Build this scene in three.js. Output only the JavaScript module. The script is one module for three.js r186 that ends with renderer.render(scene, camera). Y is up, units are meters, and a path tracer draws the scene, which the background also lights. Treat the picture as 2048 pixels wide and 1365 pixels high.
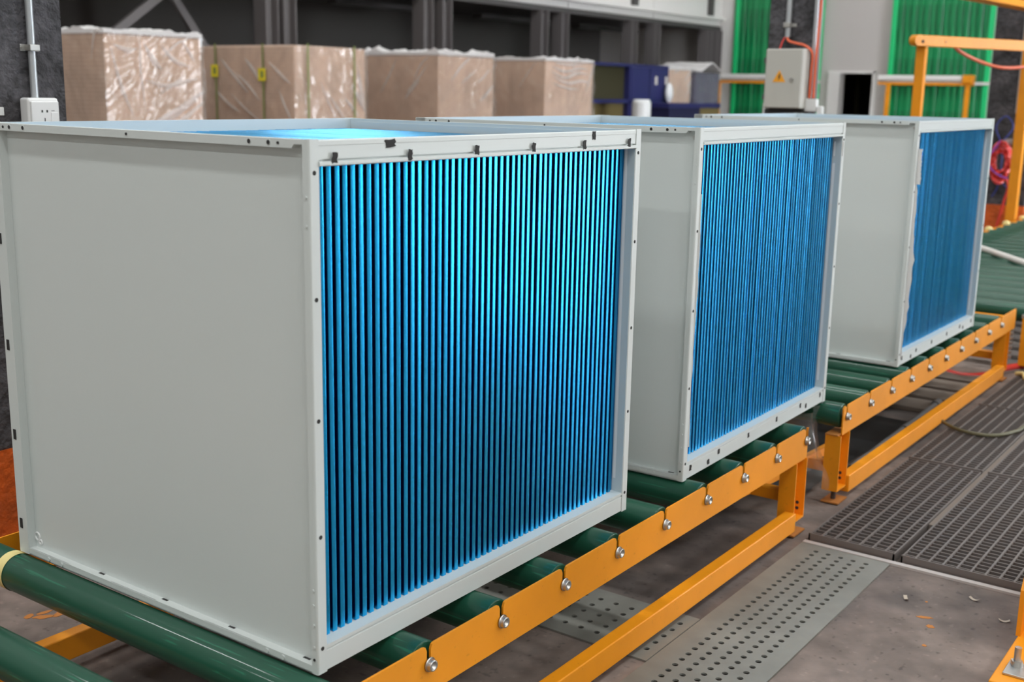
import * as THREE from 'three';
import { RoundedBoxGeometry } from 'three/addons/geometries/RoundedBoxGeometry.js';
import { mergeGeometries } from 'three/addons/utils/BufferGeometryUtils.js';
import { ImprovedNoise } from 'three/addons/math/ImprovedNoise.js';
import { RectAreaLightUniformsLib } from 'three/addons/lights/RectAreaLightUniformsLib.js';

/* ---------- camera, sky, exposure ---------- */
const scene = new THREE.Scene();
const camera = new THREE.PerspectiveCamera(32.686, 2048 / 1365, 0.05, 120);
camera.rotation.order = 'YXZ';
camera.position.set(-1.4305, 1.4577, 1.4606);
camera.rotation.set(-0.212, -0.949, 0.0185);
camera.focus = 2.75;                                   // focused on the nearest unit
camera.userData.fStop = camera.getFocalLength() / 1000 / 0.0105;
scene.background = new THREE.Color(0.86, 0.93, 1.0);   // overcast daylight, enters through the loading door only
scene.backgroundIntensity = 14;
const renderer = new THREE.WebGLRenderer({ antialias: true });
renderer.toneMapping = THREE.LinearToneMapping;
renderer.toneMappingExposure = 1.52;
renderer.shadowMap.enabled = true;
RectAreaLightUniformsLib.init();
const LAMP_NITS = 21.5;

/* ---------- helpers ---------- */
function rngOf(seed) { let a = seed >>> 0; return () => { a = (a + 0x6D2B79F5) | 0; let t = Math.imul(a ^ (a >>> 15), 1 | a); t = (t + Math.imul(t ^ (t >>> 7), 61 | t)) ^ t; return ((t ^ (t >>> 14)) >>> 0) / 4294967296; }; }
const rnd = rngOf(7);
const used = {};
function numbered(name) { const n = used[name] ?? 0; used[name] = n + 1; return n ? `${name}_${String(n).padStart(3, '0')}` : name; }
function mesh(name, geo, mat, parent, label) {
  const m = new THREE.Mesh(geo, mat); m.name = name; m.castShadow = m.receiveShadow = true;
  if (label) m.userData.label = label;
  parent.add(m); return m;
}
function thing(name, label, category, pos = [0, 0, 0], turn = 0, group) {
  const o = new THREE.Group(); o.name = numbered(name); o.position.set(...pos); o.rotation.y = turn;
  o.userData = { label, category }; if (group) o.userData.group = group;
  scene.add(o); return o;
}
function solo(name, label, category, geo, mat, pos = [0, 0, 0], turn = 0, group) {
  const m = mesh(numbered(name), geo, mat, scene); m.position.set(...pos); m.rotation.y = turn;
  m.userData = { label, category }; if (group) m.userData.group = group; return m;
}
function struct(name, geo, mat, label, category) {
  const m = mesh(name, geo, mat, scene); m.userData = { kind: 'structure', label, category }; return m;
}
// boxes by their extents, uv in metres
function metreUV(g) {
  g = g.index ? g.toNonIndexed() : g; g.computeVertexNormals();
  const p = g.attributes.position, n = g.attributes.normal, uv = new Float32Array(p.count * 2);
  for (let i = 0; i < p.count; i++) {
    const ax = Math.abs(n.getX(i)), ay = Math.abs(n.getY(i)), az = Math.abs(n.getZ(i));
    const [u, v] = ax >= ay && ax >= az ? [p.getZ(i), p.getY(i)] : ay >= az ? [p.getX(i), p.getZ(i)] : [p.getX(i), p.getY(i)];
    uv[2 * i] = u; uv[2 * i + 1] = v;
  }
  g.setAttribute('uv', new THREE.BufferAttribute(uv, 2)); return g;
}
function B(x0, x1, y0, y1, z0, z1) {
  const g = new THREE.BoxGeometry(x1 - x0, y1 - y0, z1 - z0); g.translate((x0 + x1) / 2, (y0 + y1) / 2, (z0 + z1) / 2); return metreUV(g);
}
function RB(x0, x1, y0, y1, z0, z1, r = 0.004, s = 2) {
  const g = new RoundedBoxGeometry(x1 - x0, y1 - y0, z1 - z0, s, r); g.translate((x0 + x1) / 2, (y0 + y1) / 2, (z0 + z1) / 2);
  const n = g.attributes.normal.clone(), q = g.index ? null : n; const out = metreUV(g); if (q) out.setAttribute('normal', q); return out;
}
function M(...gs) { return mergeGeometries(gs.map((g) => { const q = g.index ? g.toNonIndexed() : g; for (const k of Object.keys(q.attributes)) if (!['position', 'normal', 'uv'].includes(k)) q.deleteAttribute(k); return q; })); }
function cyl(r, len, axis = 'y', seg = 20, r2 = r) {
  const g = new THREE.CylinderGeometry(r2, r, len, seg);
  if (axis === 'x') g.rotateZ(-Math.PI / 2); if (axis === 'z') g.rotateX(Math.PI / 2); return g;
}
const V = (x, y, z) => new THREE.Vector3(x, y, z);
function tube(pts, r, seg = 40, rad = 8) { return new THREE.TubeGeometry(new THREE.CatmullRomCurve3(pts.map((p) => V(...p))), seg, r, rad); }
function bar(a, b, w, h) { // a straight rectangular bar between two points
  const A = V(...a), C = V(...b), L = A.distanceTo(C), g = metreUV(new THREE.BoxGeometry(w, h, L));
  const m = new THREE.Matrix4().lookAt(A, C, V(0, 1, 0)); m.setPosition(A.clone().add(C).multiplyScalar(0.5)); g.applyMatrix4(m); return g;
}
function extrude(pts, depth, holes = [], opt = {}) {
  const s = new THREE.Shape(pts.map((p) => new THREE.Vector2(...p)));
  for (const h of holes) s.holes.push(new THREE.Path(h.map((p) => new THREE.Vector2(...p))));
  return new THREE.ExtrudeGeometry(s, { depth, bevelEnabled: false, ...opt });
}
const circle = (cx, cy, r, n = 10) => Array.from({ length: n }, (_, i) => [cx + r * Math.cos((i / n) * 2 * Math.PI), cy + r * Math.sin((i / n) * 2 * Math.PI)]);
const rect = (x0, y0, x1, y1) => [[x0, y0], [x1, y0], [x1, y1], [x0, y1]];

/* ---------- procedural textures (tileable fractal noise) ---------- */
function lattice(seed) { const r = rngOf(seed), t = new Float32Array(65536); for (let i = 0; i < 65536; i++) t[i] = r(); return t; }
function fbm(L, x, y, per, oct, gain = 0.5) { // x, y in 0..1
  let s = 0, a = 1, n = 0;
  for (let o = 0; o < oct; o++) {
    const P = per << o, fx = x * P, fy = y * P, ix = Math.floor(fx), iy = Math.floor(fy), u = fx - ix, v = fy - iy;
    const w = (t) => t * t * (3 - 2 * t), h = (i, j) => L[(((i % P) + P) % P * 131 + ((j % P) + P) % P * 7 + ((j % P) + P) % P * 256 + o * 977) & 65535];
    const A = h(ix, iy), Bq = h(ix + 1, iy), C = h(ix, iy + 1), D = h(ix + 1, iy + 1), U = w(u), W = w(v);
    s += a * (A + (Bq - A) * U + (C - A) * W + (A - Bq - C + D) * U * W); n += a; a *= gain;
  }
  return s / n;
}
function tex(size, fn, srgb, repeat) {
  const d = new Uint8Array(size * size * 4);
  for (let j = 0; j < size; j++) for (let i = 0; i < size; i++) {
    const c = fn(i / size, j / size, i, j), k = 4 * (j * size + i);
    d[k] = c[0]; d[k + 1] = c[1]; d[k + 2] = c[2]; d[k + 3] = 255;
  }
  const t = new THREE.DataTexture(d, size, size, THREE.RGBAFormat); t.wrapS = t.wrapT = THREE.RepeatWrapping; t.magFilter = THREE.LinearFilter; t.minFilter = THREE.LinearMipmapLinearFilter; t.generateMipmaps = true;
  if (srgb) t.colorSpace = THREE.SRGBColorSpace; t.repeat.set(repeat, repeat); t.needsUpdate = true; return t;
}
const cl = (v) => Math.max(0, Math.min(255, v));
const grey = (v) => { const g = cl(v * 255); return [g, g, g]; };
const L1 = lattice(1), L2 = lattice(2), L3 = lattice(3);
const concreteMap = tex(1024, (u, v) => {
  const a = fbm(L1, u, v, 4, 6), b = fbm(L2, u, v, 32, 4), c = fbm(L3, u, v, 3, 4), sp = fbm(L2, u + 0.37, v + 0.11, 128, 2);
  let k = 0.86 + 0.3 * (a - 0.5) + 0.34 * (b - 0.5);
  if (sp > 0.78) k += 0.1 * Math.min(1, (sp - 0.78) * 8); if (sp < 0.24) k -= 0.16 * Math.min(1, (0.24 - sp) * 8);
  const st = Math.max(0, Math.min(1, (c - 0.53) * 7)); // oil stains
  k *= 1 - 0.24 * st;
  return [cl(150 * k), cl(135 * k + 2 * st), cl(127 * k + 4 * st)];
}, true, 1 / 2.2);
const concreteBump = tex(512, (u, v) => grey(0.5 + 0.5 * (fbm(L2, u, v, 48, 3) - 0.5)), false, 1 / 1.1);
const stuccoBump = tex(512, (u, v) => grey(fbm(L1, u, v, 24, 5, 0.6)), false, 1 / 0.5);
const stuccoMap = tex(512, (u, v) => { const k = 0.8 + 0.7 * (fbm(L3, u, v, 6, 5) - 0.5) + 0.5 * (fbm(L1, u, v, 40, 3) - 0.5); return [cl(84 * k), cl(82 * k), cl(86 * k)]; }, true, 1 / 0.9);
const orangeMap = tex(512, (u, v) => { const k = 0.92 + 0.35 * (fbm(L2, u, v, 5, 5) - 0.5) + 0.15 * (fbm(L1, u, v, 48, 2) - 0.5); return [cl(232 * k), cl(104 * k), cl(26 * k)]; }, true, 1 / 0.8);
const galvMap = tex(512, (u, v) => { const k = 0.9 + 0.08 * (fbm(L1, u, v, 14, 3) - 0.5) + 0.16 * (fbm(L3, u, v, 3, 5) - 0.5); return [cl(160 * k), cl(160 * k), cl(153 * k)]; }, true, 1 / 0.7);
const wearRough = tex(512, (u, v) => grey(0.55 + 0.5 * (fbm(L2, u, v, 7, 5) - 0.5)), false, 1 / 0.6);
const yellowMap = tex(512, (u, v) => { const s = fbm(L3, u, v, 60, 3), c = fbm(L1, u, v, 5, 4); const k = 0.96 + 0.1 * (c - 0.5) - (s > 0.82 ? 0.05 : 0); return [cl(251 * k), cl(158 * k), cl(8 * k)]; }, true, 1 / 0.7);
const cartonMap = tex(512, (u, v) => { const k = 0.95 + 0.02 * Math.sin(v * Math.PI * 2 * 24) + 0.16 * (fbm(L1, u, v, 6, 4) - 0.5); return [cl(212 * k), cl(178 * k), cl(154 * k)]; }, true, 1 / 0.9);
const greenMap = tex(512, (u, v) => { const k = 0.86 + 0.6 * (fbm(L2, u, v * 0.1, 24, 4) - 0.5); return [cl(14 * k), cl(150 * k), cl(88 * k)]; }, true, 1 / 1.0);
const rollerMap = tex(512, (u, v) => { const s = fbm(L1, u, v, 40, 3), k = 0.95 + 0.2 * (fbm(L3, u, v, 5, 4) - 0.5) + (s > 0.76 ? 0.35 : 0); return [cl(22 * k), cl(80 * k), cl(60 * k)]; }, true, 1);

/* ---------- materials ---------- */
const S = (o) => new THREE.MeshStandardMaterial(o), PH = (o) => new THREE.MeshPhysicalMaterial(o);
const lin = (r, g, b) => new THREE.Color().setRGB(r, g, b);
const mat = {
  concrete: S({ map: concreteMap, bumpMap: concreteBump, bumpScale: 0.003, roughness: 0.78 }),
  paint: S({ color: lin(0.625, 0.665, 0.655), roughness: 0.42 }),
  black: S({ color: lin(0.018, 0.017, 0.017), roughness: 0.75 }),
  hole: S({ color: lin(0.03, 0.03, 0.03), roughness: 0.9 }),
  fin: PH({ color: lin(0.018, 0.39, 0.77), metalness: 1, roughness: 0.27, anisotropy: 0.85, anisotropyRotation: Math.PI / 2 }),
  yellow: S({ map: yellowMap, roughness: 0.52 }),
  roller: PH({ map: rollerMap, roughness: 0.48, specularIntensity: 0.7, clearcoat: 0.3, clearcoatRoughness: 0.07 }),
  steel: S({ color: lin(0.55, 0.54, 0.52), metalness: 1, roughness: 0.32 }),
  zinc: S({ color: lin(0.5, 0.49, 0.47), metalness: 0.9, roughness: 0.45 }),
  galv: S({ map: galvMap, metalness: 0.35, roughness: 0.6 }),
  grate: S({ color: lin(0.2, 0.175, 0.163), metalness: 0.35, roughness: 0.6 }),
  stucco: S({ map: stuccoMap, bumpMap: stuccoBump, bumpScale: 0.012, roughness: 0.85 }),
  orange: S({ map: orangeMap, bumpMap: stuccoBump, bumpScale: 0.008, roughness: 0.6 }),
  darkSteel: S({ color: lin(0.075, 0.068, 0.068), roughness: 0.6 }),
  greySteel: S({ color: lin(0.16, 0.145, 0.145), roughness: 0.5 }),
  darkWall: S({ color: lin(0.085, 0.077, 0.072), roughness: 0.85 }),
  white: S({ color: lin(0.78, 0.75, 0.73), roughness: 0.5 }),
  plastic: S({ color: lin(0.76, 0.765, 0.765), roughness: 0.35 }),
  panel: S({ color: lin(0.56, 0.52, 0.5), roughness: 0.6 }),
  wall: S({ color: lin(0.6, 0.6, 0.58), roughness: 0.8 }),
  carton: S({ map: cartonMap, roughness: 0.75 }),
  film: PH({ color: lin(0.97, 0.97, 0.97), transmission: 0.92, thickness: 0, roughness: 0.16, ior: 1.5, side: THREE.DoubleSide }),
  filmFold: PH({ color: lin(0.95, 0.92, 0.9), transmission: 0.7, thickness: 0, roughness: 0.4, side: THREE.DoubleSide }),
  filmWhite: PH({ color: lin(0.9, 0.88, 0.88), transmission: 0.4, thickness: 0, roughness: 0.6, side: THREE.DoubleSide }),
  strap: S({ color: lin(0.2, 0.24, 0.07), roughness: 0.5 }),
  tagYellow: S({ color: lin(0.75, 0.62, 0.03), roughness: 0.6 }),
  tape: S({ color: lin(0.78, 0.66, 0.28), roughness: 0.6 }),
  blue: S({ color: lin(0.02, 0.022, 0.11), roughness: 0.45 }),
  blueDark: S({ color: lin(0.006, 0.007, 0.045), roughness: 0.6 }),
  olive: S({ color: lin(0.032, 0.027, 0.006), roughness: 0.7 }),
  ochre: S({ color: lin(0.15, 0.11, 0.035), roughness: 0.7 }),
  green: PH({ map: greenMap, roughness: 0.35 }),
  greenBright: PH({ color: lin(0.015, 0.6, 0.2), roughness: 0.35 }),
  cabinet: S({ color: lin(0.5, 0.49, 0.45), roughness: 0.45 }),
  pipe: S({ color: lin(0.5, 0.52, 0.54), metalness: 0.6, roughness: 0.4 }),
  pipeGrey: S({ color: lin(0.22, 0.22, 0.23), metalness: 0.4, roughness: 0.45 }),
  redHose: PH({ color: lin(0.75, 0.05, 0.04), roughness: 0.35, clearcoat: 0.4 }),
  orangeHose: S({ color: lin(0.75, 0.13, 0.05), roughness: 0.4 }),
  blueHose: S({ color: lin(0.04, 0.06, 0.3), roughness: 0.4 }),
  purpleHose: S({ color: lin(0.25, 0.06, 0.4), roughness: 0.4 }),
  rubber: S({ color: lin(0.02, 0.02, 0.021), roughness: 0.6 }),
  sheetGrey: S({ color: lin(0.16, 0.165, 0.17), roughness: 0.5 }),
  wood: S({ color: lin(0.21, 0.17, 0.14), roughness: 0.8 }),
  rust: S({ color: lin(0.5, 0.19, 0.04), roughness: 0.7 }),
  glow: S({ color: lin(0.8, 0.8, 0.8), emissive: lin(0.985, 1, 0.985), emissiveIntensity: 3, roughness: 0.5 }),
  yard: S({ color: lin(0.4, 0.39, 0.37), roughness: 0.9 }),
};

/* ---------- the hall ---------- */
// pits: under the gratings, under the long perforated plate, under the cross plate
const pits = [[2.135, 5.34, 0.135, 1.3], [-0.9, 2.095, 0.155, 0.4], [1.085, 1.345, -1.0, 0.115]];
{
  const g = extrude(rect(-8.2, 13.2, 22.2, -9.2), 0.3, pits.map(([a, b, c, d]) => rect(a, -c, b, -d))); // shape in x, -z
  g.rotateX(-Math.PI / 2); g.translate(0, -0.3, 0);
  const floor = struct('floor', g, mat.concrete, 'worn brown grey concrete factory floor with stains', 'floor');
  for (const [a, b, c, d] of pits) mesh('pit_base', B(a - 0.02, b + 0.02, -0.34, -0.301, c - 0.02, d + 0.02), mat.concrete, floor);
  // dabs of orange paint on the concrete
  for (const [x, z, r, e] of [[1.74, 0.658, 0.011, 1], [1.79, 0.628, 0.008, 2.6], [1.612, 0.68, 0.006, 1], [0.256, -1.339, 0.012, 2.2], [0.234, -1.37, 0.011, 1.4], [0.275, -1.36, 0.008, 2.6], [0.3, -1.32, 0.012, 2], [1.9, 0.6, 0.004, 1], [0.73, -0.28, 0.012, 1.4], [1.31, -0.02, 0.014, 1.3]]) {
    const pts = circle(0, 0, r, 14).map(([px, py], i) => [px * e * (0.75 + 0.5 * rnd()), py * (0.75 + 0.5 * rnd())]);
    const q = extrude(pts, 0.0008); q.rotateX(-Math.PI / 2); q.rotateY(rnd() * 3); q.translate(x, x > 1 && x < 1.36 && z < 0.12 ? 0.006 : 0.0002, z);
    mesh('paint_splatter', q, mat.rust, floor);
  }
}
struct('ceiling', B(-8.2, 22.2, 7.5, 7.7, -13.2, 9.2), mat.wall, 'light hall ceiling above the lamps', 'ceiling');
struct('wall_left', B(-8.2, -8, 0, 7.5, -13.2, 9.2), mat.wall, 'plain light wall behind the photographer', 'wall');
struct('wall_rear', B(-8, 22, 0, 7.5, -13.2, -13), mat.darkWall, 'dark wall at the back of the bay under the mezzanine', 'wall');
{ // wall with the loading door, behind the camera's right shoulder
  const g = extrude(rect(-8.2, 0, 22.2, 7.5), 0.2, [rect(11.4, 0.02, 16.2, 5.6)]); g.translate(0, 0, 9);
  struct('wall_front', g, mat.wall, 'light wall with an open loading door', 'wall');
  struct('ground_outside', B(-20, 40, -0.12, -0.02, 9.2, 45), mat.yard, 'grey yard outside the loading door', 'ground');
}
{ // end wall with the dark doorway
  const g = extrude(rect(-13.2, 0, -4.2, 7.5), 0.2, [rect(-7.28, 0.01, -6.62, 1.92)]); g.rotateY(-Math.PI / 2); g.translate(22.2, 0, 0);
  const w = struct('wall_right', g, mat.panel, 'warm grey panelled end wall', 'wall');
  struct('wall_right_aisle', B(22, 22.2, 0, 7.5, -4.2, 9), mat.stucco, 'dark end wall on the aisle side', 'wall');
  mesh('door_frame', M(B(21.95, 22.02, 0, 1.96, -7.52, -7.28), B(21.96, 22.02, 0, 1.96, -6.62, -6.56), B(21.96, 22.02, 1.92, 1.97, -7.52, -6.56)), mat.white, w);
  mesh('wall_joint', B(21.93, 22.01, 0, 7.5, -9.98, -9.68), mat.white, w);
  const r = struct('room_behind_door', M(B(22.3, 26, 0, 3, -9, -8.9), B(22.3, 26, 0, 3, -5, -4.9), B(25.9, 26, 0, 3, -9, -4.9), B(22.2, 26, 3, 3.1, -9, -4.9), B(22.2, 26, -0.1, 0, -9, -4.9), B(22.2, 22.3, 0, 3, -9, -7.3), B(22.2, 22.3, 0, 3, -6.6, -4.9)), mat.darkWall, 'dark room seen through the doorway', 'room');
  mesh('room_post', M(B(23.5, 23.56, 0, 2.4, -7.5, -7.42), B(23.5, 23.56, 0, 2.4, -7.0, -6.95)), mat.olive, r);
  struct('wall_return', B(20.2, 22, 3.2, 7.5, -10.2, -10), mat.white, 'pale wall stub above the mezzanine corner', 'wall');
}

/* ---------- lamps of the hall ---------- */
for (const x of [-5.6, -1.8, 1.6, 5, 9.6, 14.2, 18.8]) for (const z of x > 12 ? [-6.5, -1.6] : [-6.5, -1.6, 3, 6.8]) {
  const col = ['first', 'second', 'third', 'fourth', 'fifth', 'sixth', 'seventh'][[-5.6, -1.8, 1.6, 5, 9.6, 14.2, 18.8].indexOf(x)], row = z < -4 ? 'rear' : z < 0 ? 'middle' : z < 5 ? 'aisle' : 'front';
  const t = thing('ceiling_lamp', `long white hall lamp, ${col} from the left wall in the ${row} row`, 'lamp', [x, 6.4, z], 0, 'hall lamps');
  mesh('housing', M(B(-0.2, 0.2, 0.03, 0.12, -0.95, 0.95)), mat.white, t);
  mesh('lamp_diffuser', B(-0.18, 0.18, 0.0, 0.029, -0.92, 0.92), mat.glow, t);
  mesh('hanger', M(B(-0.01, 0.01, 0.12, 1.1, -0.7, -0.68), B(-0.01, 0.01, 0.12, 1.1, 0.68, 0.7)), mat.greySteel, t);
  const l = new THREE.RectAreaLight(new THREE.Color(0.985, 1, 0.985), LAMP_NITS, 0.36, 1.84);
  l.position.set(x, 6.39, z); l.rotation.x = -Math.PI / 2; scene.add(l);
}

/* ---------- floor plates and gratings ---------- */
function plate(name, label, x0, x1, z0, z1, rows, alongX, pitch, r) {
  const holes = [];
  if (alongX) rows.forEach((z, k) => { for (let x = x0 + 0.05; x < x1 - 0.03; x += pitch) holes.push(circle(x1 - (x - x0) + (k % 2 ? 0.0 : 0.0), -z, r, 10)); });
  else rows.forEach((x) => { for (let z = z0 + 0.05; z < z1 - 0.03; z += pitch) holes.push(circle(x, -z, r, 10)); });
  const g = extrude(rect(x0, -z1, x1, -z0), 0.005, holes); g.rotateX(-Math.PI / 2);
  solo(name, label, 'floor plate', g, mat.galv, [0, 0.0005, 0]);
}
plate('perforated_plate', 'long galvanised floor plate with five rows of holes beside the conveyor', -0.95, 2.105, 0.129, 0.424, [0.197, 0.238, 0.28, 0.321, 0.363], true, 0.0372, 0.0085);
plate('perforated_plate', 'short galvanised floor plate with round holes running crosswise under the conveyor', 1.06, 1.37, -1.1, 0.126, [1.12, 1.167, 1.215, 1.262, 1.31], false, 0.052, 0.0085);
{
  const words = ['nearest to', 'second from', 'farthest from'];
  [[0.137, 0.424, 'narrow bar grating panel along the yellow conveyor'], [0.446, 1.295, 'wide bar grating panel on the aisle side']].forEach(([z0, z1, w]) => {
    for (let i = 0; i < 3; i++) {
      const x0 = 2.14 + i * 1.065, x1 = x0 + 1.055, top = 0.026;
      const t = thing('floor_grating', `dark steel ${w}, ${words[i]} the perforated plate`, 'grating', [x0, 0, z0], 0, 'floor gratings');
      const L = x1 - x0, Wd = z1 - z0;
      mesh('frame', M(B(0, 0.005, -0.006, top + 0.004, 0, Wd), B(L - 0.005, L, -0.006, top, 0, Wd), B(0, L, -0.006, top, 0, 0.005), B(0, L, -0.006, top, Wd - 0.005, Wd)), mat.grate, t);
      const gz = B(-0.0025, 0.0025, -0.006, top - 0.002, 0.005, Wd - 0.005), gx = B(0.005, L - 0.005, top - 0.006, top + 0.001, -0.003, 0.003);
      for (let x = 0.0302; x < L - 0.01; x += 0.0302) mesh('bearing_bar', gz, mat.grate, t).position.x = x;
      for (let z = 0.042; z < Wd - 0.01; z += 0.0425) mesh('cross_rod', gx, mat.grate, t).position.z = z;
    }
  });
  solo('grating_kerb', 'pale flat strip along the near edge of the bar gratings', 'kerb', M(B(2.108, 2.13, 0.0, 0.008, 0.13, 1.4)), mat.panel);
  solo('grating_divider', 'pale timber strip lying between the two rows of gratings', 'strip', B(2.5, 5.34, -0.01, 0.02, 0.4265, 0.4435), mat.wood);
  mesh('divider_base', B(2.14, 5.34, -0.3, -0.011, 0.428, 0.442), mat.concrete, scene.getObjectByName('floor'));
}

/* ---------- heat exchanger units ---------- */
const W = 1.147, D = 0.99, ZF = -0.028, PITCH = 0.0209, NF = 52;
const finProfile = (w, depth, nose, n = 7) => { // rounded edge pointing to +y of the shape
  const pts = [[-w / 2, -depth], [w / 2, -depth]];
  for (let i = 0; i <= n; i++) { const a = (i / n) * Math.PI, c = Math.cos(a), s = Math.sin(a); pts.push([(w / 2) * Math.sign(c) * Math.pow(Math.abs(c), 0.45), -nose + nose * Math.pow(Math.abs(s), 0.45)]); }
  return pts;
};
// shape (x, y) extruded along z: turn it so that the nose points to +z and the length runs along y
const finFront = (() => { const g = extrude(finProfile(0.0122, 0.26, 0.0014, 8), 0.905); g.applyMatrix4(new THREE.Matrix4().makeBasis(V(1, 0, 0), V(0, 0, 1), V(0, -1, 0))); g.translate(0, 0.955, 0); return g; })();
const finTop = (() => { const g = extrude(finProfile(0.0125, 0.014, 0.004, 5), 0.965); g.translate(0, 0, -0.98); return g; })();
const holeX = cyl(0.0042, 0.002, 'x', 12), holeZ = cyl(0.0042, 0.002, 'z', 12), smallX = cyl(0.0028, 0.002, 'x', 10);
const barTop = (() => { // profile in (z, y), drawn along x
  const p = [[-0.002, 0.965], [-0.002, 0.9885], [-0.0012, 0.989], [-0.0012, 0.9965], [-0.003, 0.9985], [-0.012, 0.9985], [-0.012, 0.953], [0.001, 0.953], [0.0028, 0.9545], [0.0028, 0.9595], [0.001, 0.961], [-0.006, 0.9615], [-0.006, 0.965]];
  const g = extrude(p.map(([z, y]) => [-z, y]), W - 0.048); g.rotateY(Math.PI / 2); g.translate(0.023, 0, 0); return g;
})();
const barBottom = (() => {
  const p = [[-0.002, 0.002], [-0.002, 0.041], [-0.005, 0.0425], [-0.005, 0.0445], [-0.001, 0.0465], [-0.001, 0.052], [-0.001, 0.0535], [-0.04, 0.0555], [-0.04, 0.0]];
  const g = extrude(p.map(([z, y]) => [-z, y]), W - 0.048); g.rotateY(Math.PI / 2); g.translate(0.023, 0, 0); return g;
})();
function postGeo(front, side, mx, mz, h = 1) { // L section with a rounded outer corner, outer corner at the origin
  const t = 0.002, r = 0.004, p = [];
  for (let i = 0; i <= 4; i++) { const a = Math.PI + (i / 4) * Math.PI / 2; p.push([r + r * Math.cos(a), r + r * Math.sin(a)]); }
  p.push([front, 0], [front, t], [t, t], [t, side], [0, side]);
  const g = extrude(p.map(([x, y]) => [x, y]), h); g.rotateX(-Math.PI / 2); // shape y -> -z
  g.scale(mx, 1, mz); if (mx * mz < 0) { const ix = g.attributes.position; for (let i = 0; i < ix.count; i += 3) for (const k of ['position', 'normal', 'uv']) { const a = g.attributes[k], s = a.itemSize; for (let c = 0; c < s; c++) { const q = a.array[(i + 1) * s + c]; a.array[(i + 1) * s + c] = a.array[(i + 2) * s + c]; a.array[(i + 2) * s + c] = q; } } }
  return g;
}
function scrap(w, h, seed) { // a torn piece of black tape, in the xy plane facing +z
  const r = rngOf(seed), p = [];
  for (let i = 0; i < 4; i++) p.push([-w / 2 + w * i / 3, -h / 2 + (r() - 0.5) * h * 0.16]);
  for (let i = 0; i < 4; i++) p.push([w / 2 + (r() - 0.5) * w * 0.3, -h / 2 + h * (i + 0.5) / 4]);
  for (let i = 3; i >= 0; i--) p.push([-w / 2 + w * i / 3, h / 2 + (r() - 0.5) * h * 0.16]);
  for (let i = 3; i >= 0; i--) p.push([-w / 2 + (r() - 0.5) * w * 0.3, -h / 2 + h * (i + 0.5) / 4]);
  return extrude(p, 0.0008);
}
function wavyStrip(h, w, seed, amp) { // a strip of white film with a wavy edge, in the xy plane
  const r = rngOf(seed), p = [[0, 0]], n = 26, ph = r() * 6;
  for (let i = 0; i <= n; i++) { const y = (h * i) / n; p.push([w + amp * (Math.sin(y * 9 + ph) * 0.6 + (r() - 0.5) * 0.7), y]); }
  p.push([0, h]); return extrude(p, 0.0012);
}
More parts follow.
